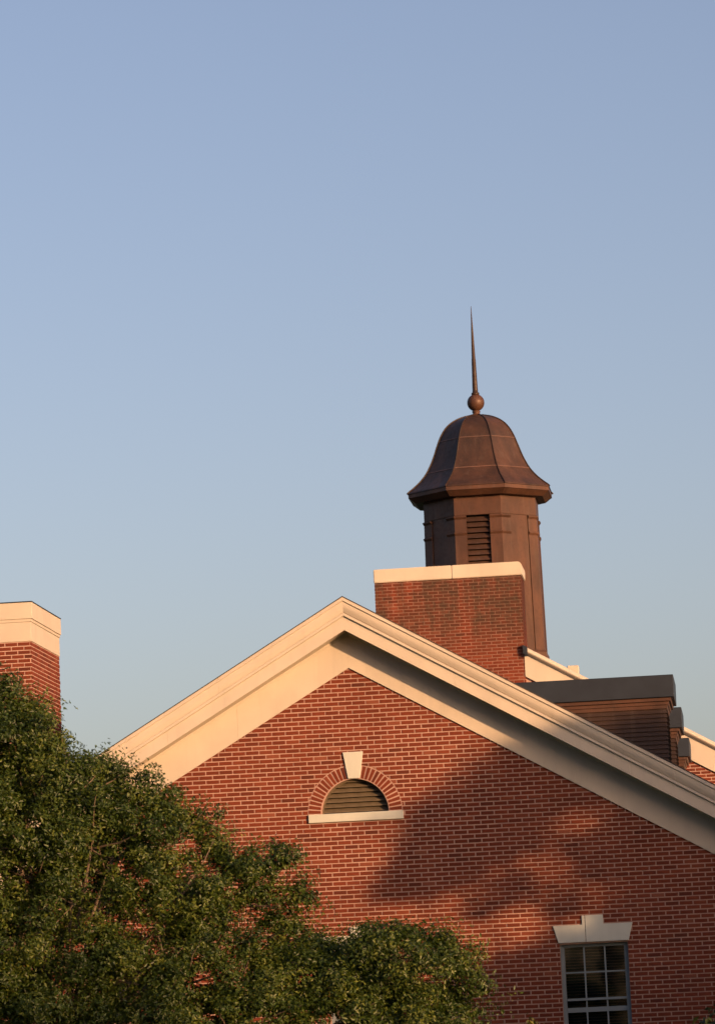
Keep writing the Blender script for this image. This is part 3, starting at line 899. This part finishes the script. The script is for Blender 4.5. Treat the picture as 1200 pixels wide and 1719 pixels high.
# tall oak beyond the right of the frame: its crown shades the right half of the gable
def from_wall(X, Z, d): 
    v = Vector((X, 0, Z))+S_DIR*d
    return (v.x, v.y, v.z)
SH = [(1.60,5.02,26,.60),(1.02,4.52,26.5,.44),(0.66,4.12,25.5,.30),(2.35,5.50,27,.58),(3.2,5.95,26,.60),(4.15,5.95,27,.50),(5.05,5.95,26,.55),(5.9,6.2,26,.9),(2.0,4.95,27,.30),(1.35,4.35,26,.18),
      (2.75,5.45,28,.40),(4.3,5.2,28,.50),(5.4,5.2,28,.75),(4.1,4.5,26,.40),(5.0,4.3,27,.55),(3.25,4.62,27,.16),(2.35,4.85,26,.20),(2.2,4.12,26,.10),(2.95,3.72,27,.13),(1.7,3.72,26,.10),(3.6,4.25,27,.22),
      (3.55,3.2,26,.45),(4.4,3.7,27,.50),(2.65,2.80,25.5,.42),(1.9,2.55,26,.45),(3.0,2.2,27,.70),(4.2,2.7,26,.80),(5.3,3.4,26,.80),(5.4,2.2,27,.9),(4.0,1.4,27,.9),
      (6.6,4.8,27,1.0),(6.6,3.2,28,1.0),(6.8,1.8,26,1.1),(7.2,6.3,26,.85),(7.9,6.75,27,.6),(8.8,6.5,26,.8),(8.6,5.2,27,1.2),(8.2,3.6,25,1.2),(9.8,6.4,28,1.2),(10.6,4.8,27,1.2),(9.6,3.4,26,1.2)]
lob = []
for (X, Z, d, r) in SH:
    x, y, z = from_wall(X, Z, d); lob.append((x, y, z, r))
tx, ty, tz = from_wall(6.0, 1.0, 27)
tag(make_tree('shade_oak', (tx, ty, 0), lob, (tx, ty, 3.4), 0.35, 0.13, M['leaf'], 63, tuft_r=0.26, tuft_n=200, density=22, twig_share=0.04, lo=0.05),
    'tall oak standing to the right, its crown shading the gable wall', 'tree')

# unseen trees added behind the photographer: close the low sky to deepen the shadows
def make_added_wood():
    rg = np.random.default_rng(91)
    P, D, T = [], [], []
    root = empty('added_wood', (0, -70, 0))
    tr = MB()
    for k in range(84):
        az = -98+k*2.32+rg.uniform(-1.2, 1.2)          # degrees from -Y, towards +X
        low = 25 < az < 70                             # lower trees where the evening sun comes over
        dist = rg.uniform(74, 90); h = rg.uniform(11.5, 13.5) if low else rg.uniform(20, 28)
        c = np.array((dist*math.sin(R(az)), -dist*math.cos(R(az)), 0))
        tr.tube([tuple(c-(0, -70, 0)), tuple(c+(0.2, 0, h*0.6)-(0, -70, 0))], [0.35, 0.15], 6)
        for j in range(9):
            u = rg.normal(0, 1, 3); u /= np.linalg.norm(u)
            lc = c+np.array((u[0]*3.2, u[1]*3.2, h*0.55+u[2]*h*0.30)); lr = rg.uniform(1.8, 2.8)
            n = 300
            v = rg.normal(0, 1, (n, 3)); v /= np.linalg.norm(v, axis=1)[:, None]
            P.append(lc+v*lr*rg.uniform(0.2, 1.0, (n, 1))**0.5-np.array((0, -70, 0))); D.append(v); T.append(np.full(n, rg.uniform()))
        n = 1100                                       # understorey
        q = np.stack([rg.normal(0, 3.5, n), rg.normal(0, 1.5, n), rg.uniform(0, h*0.62, n)], 1)
        P.append(c+q-np.array((0, -70, 0))); D.append(q); T.append(np.full(n, 0.3))
    tr.build('trunk', M['bark'], root)
    leaf_mesh('foliage', np.concatenate(P), np.concatenate(D), 0.62, M['leaf'], root, 92, aspect=0.6, tone_shift=np.concatenate(T))
    return root
tag(make_added_wood(), 'unseen belt of tall trees added behind the viewer to block low sky light', 'added_wood', None, 'stuff')
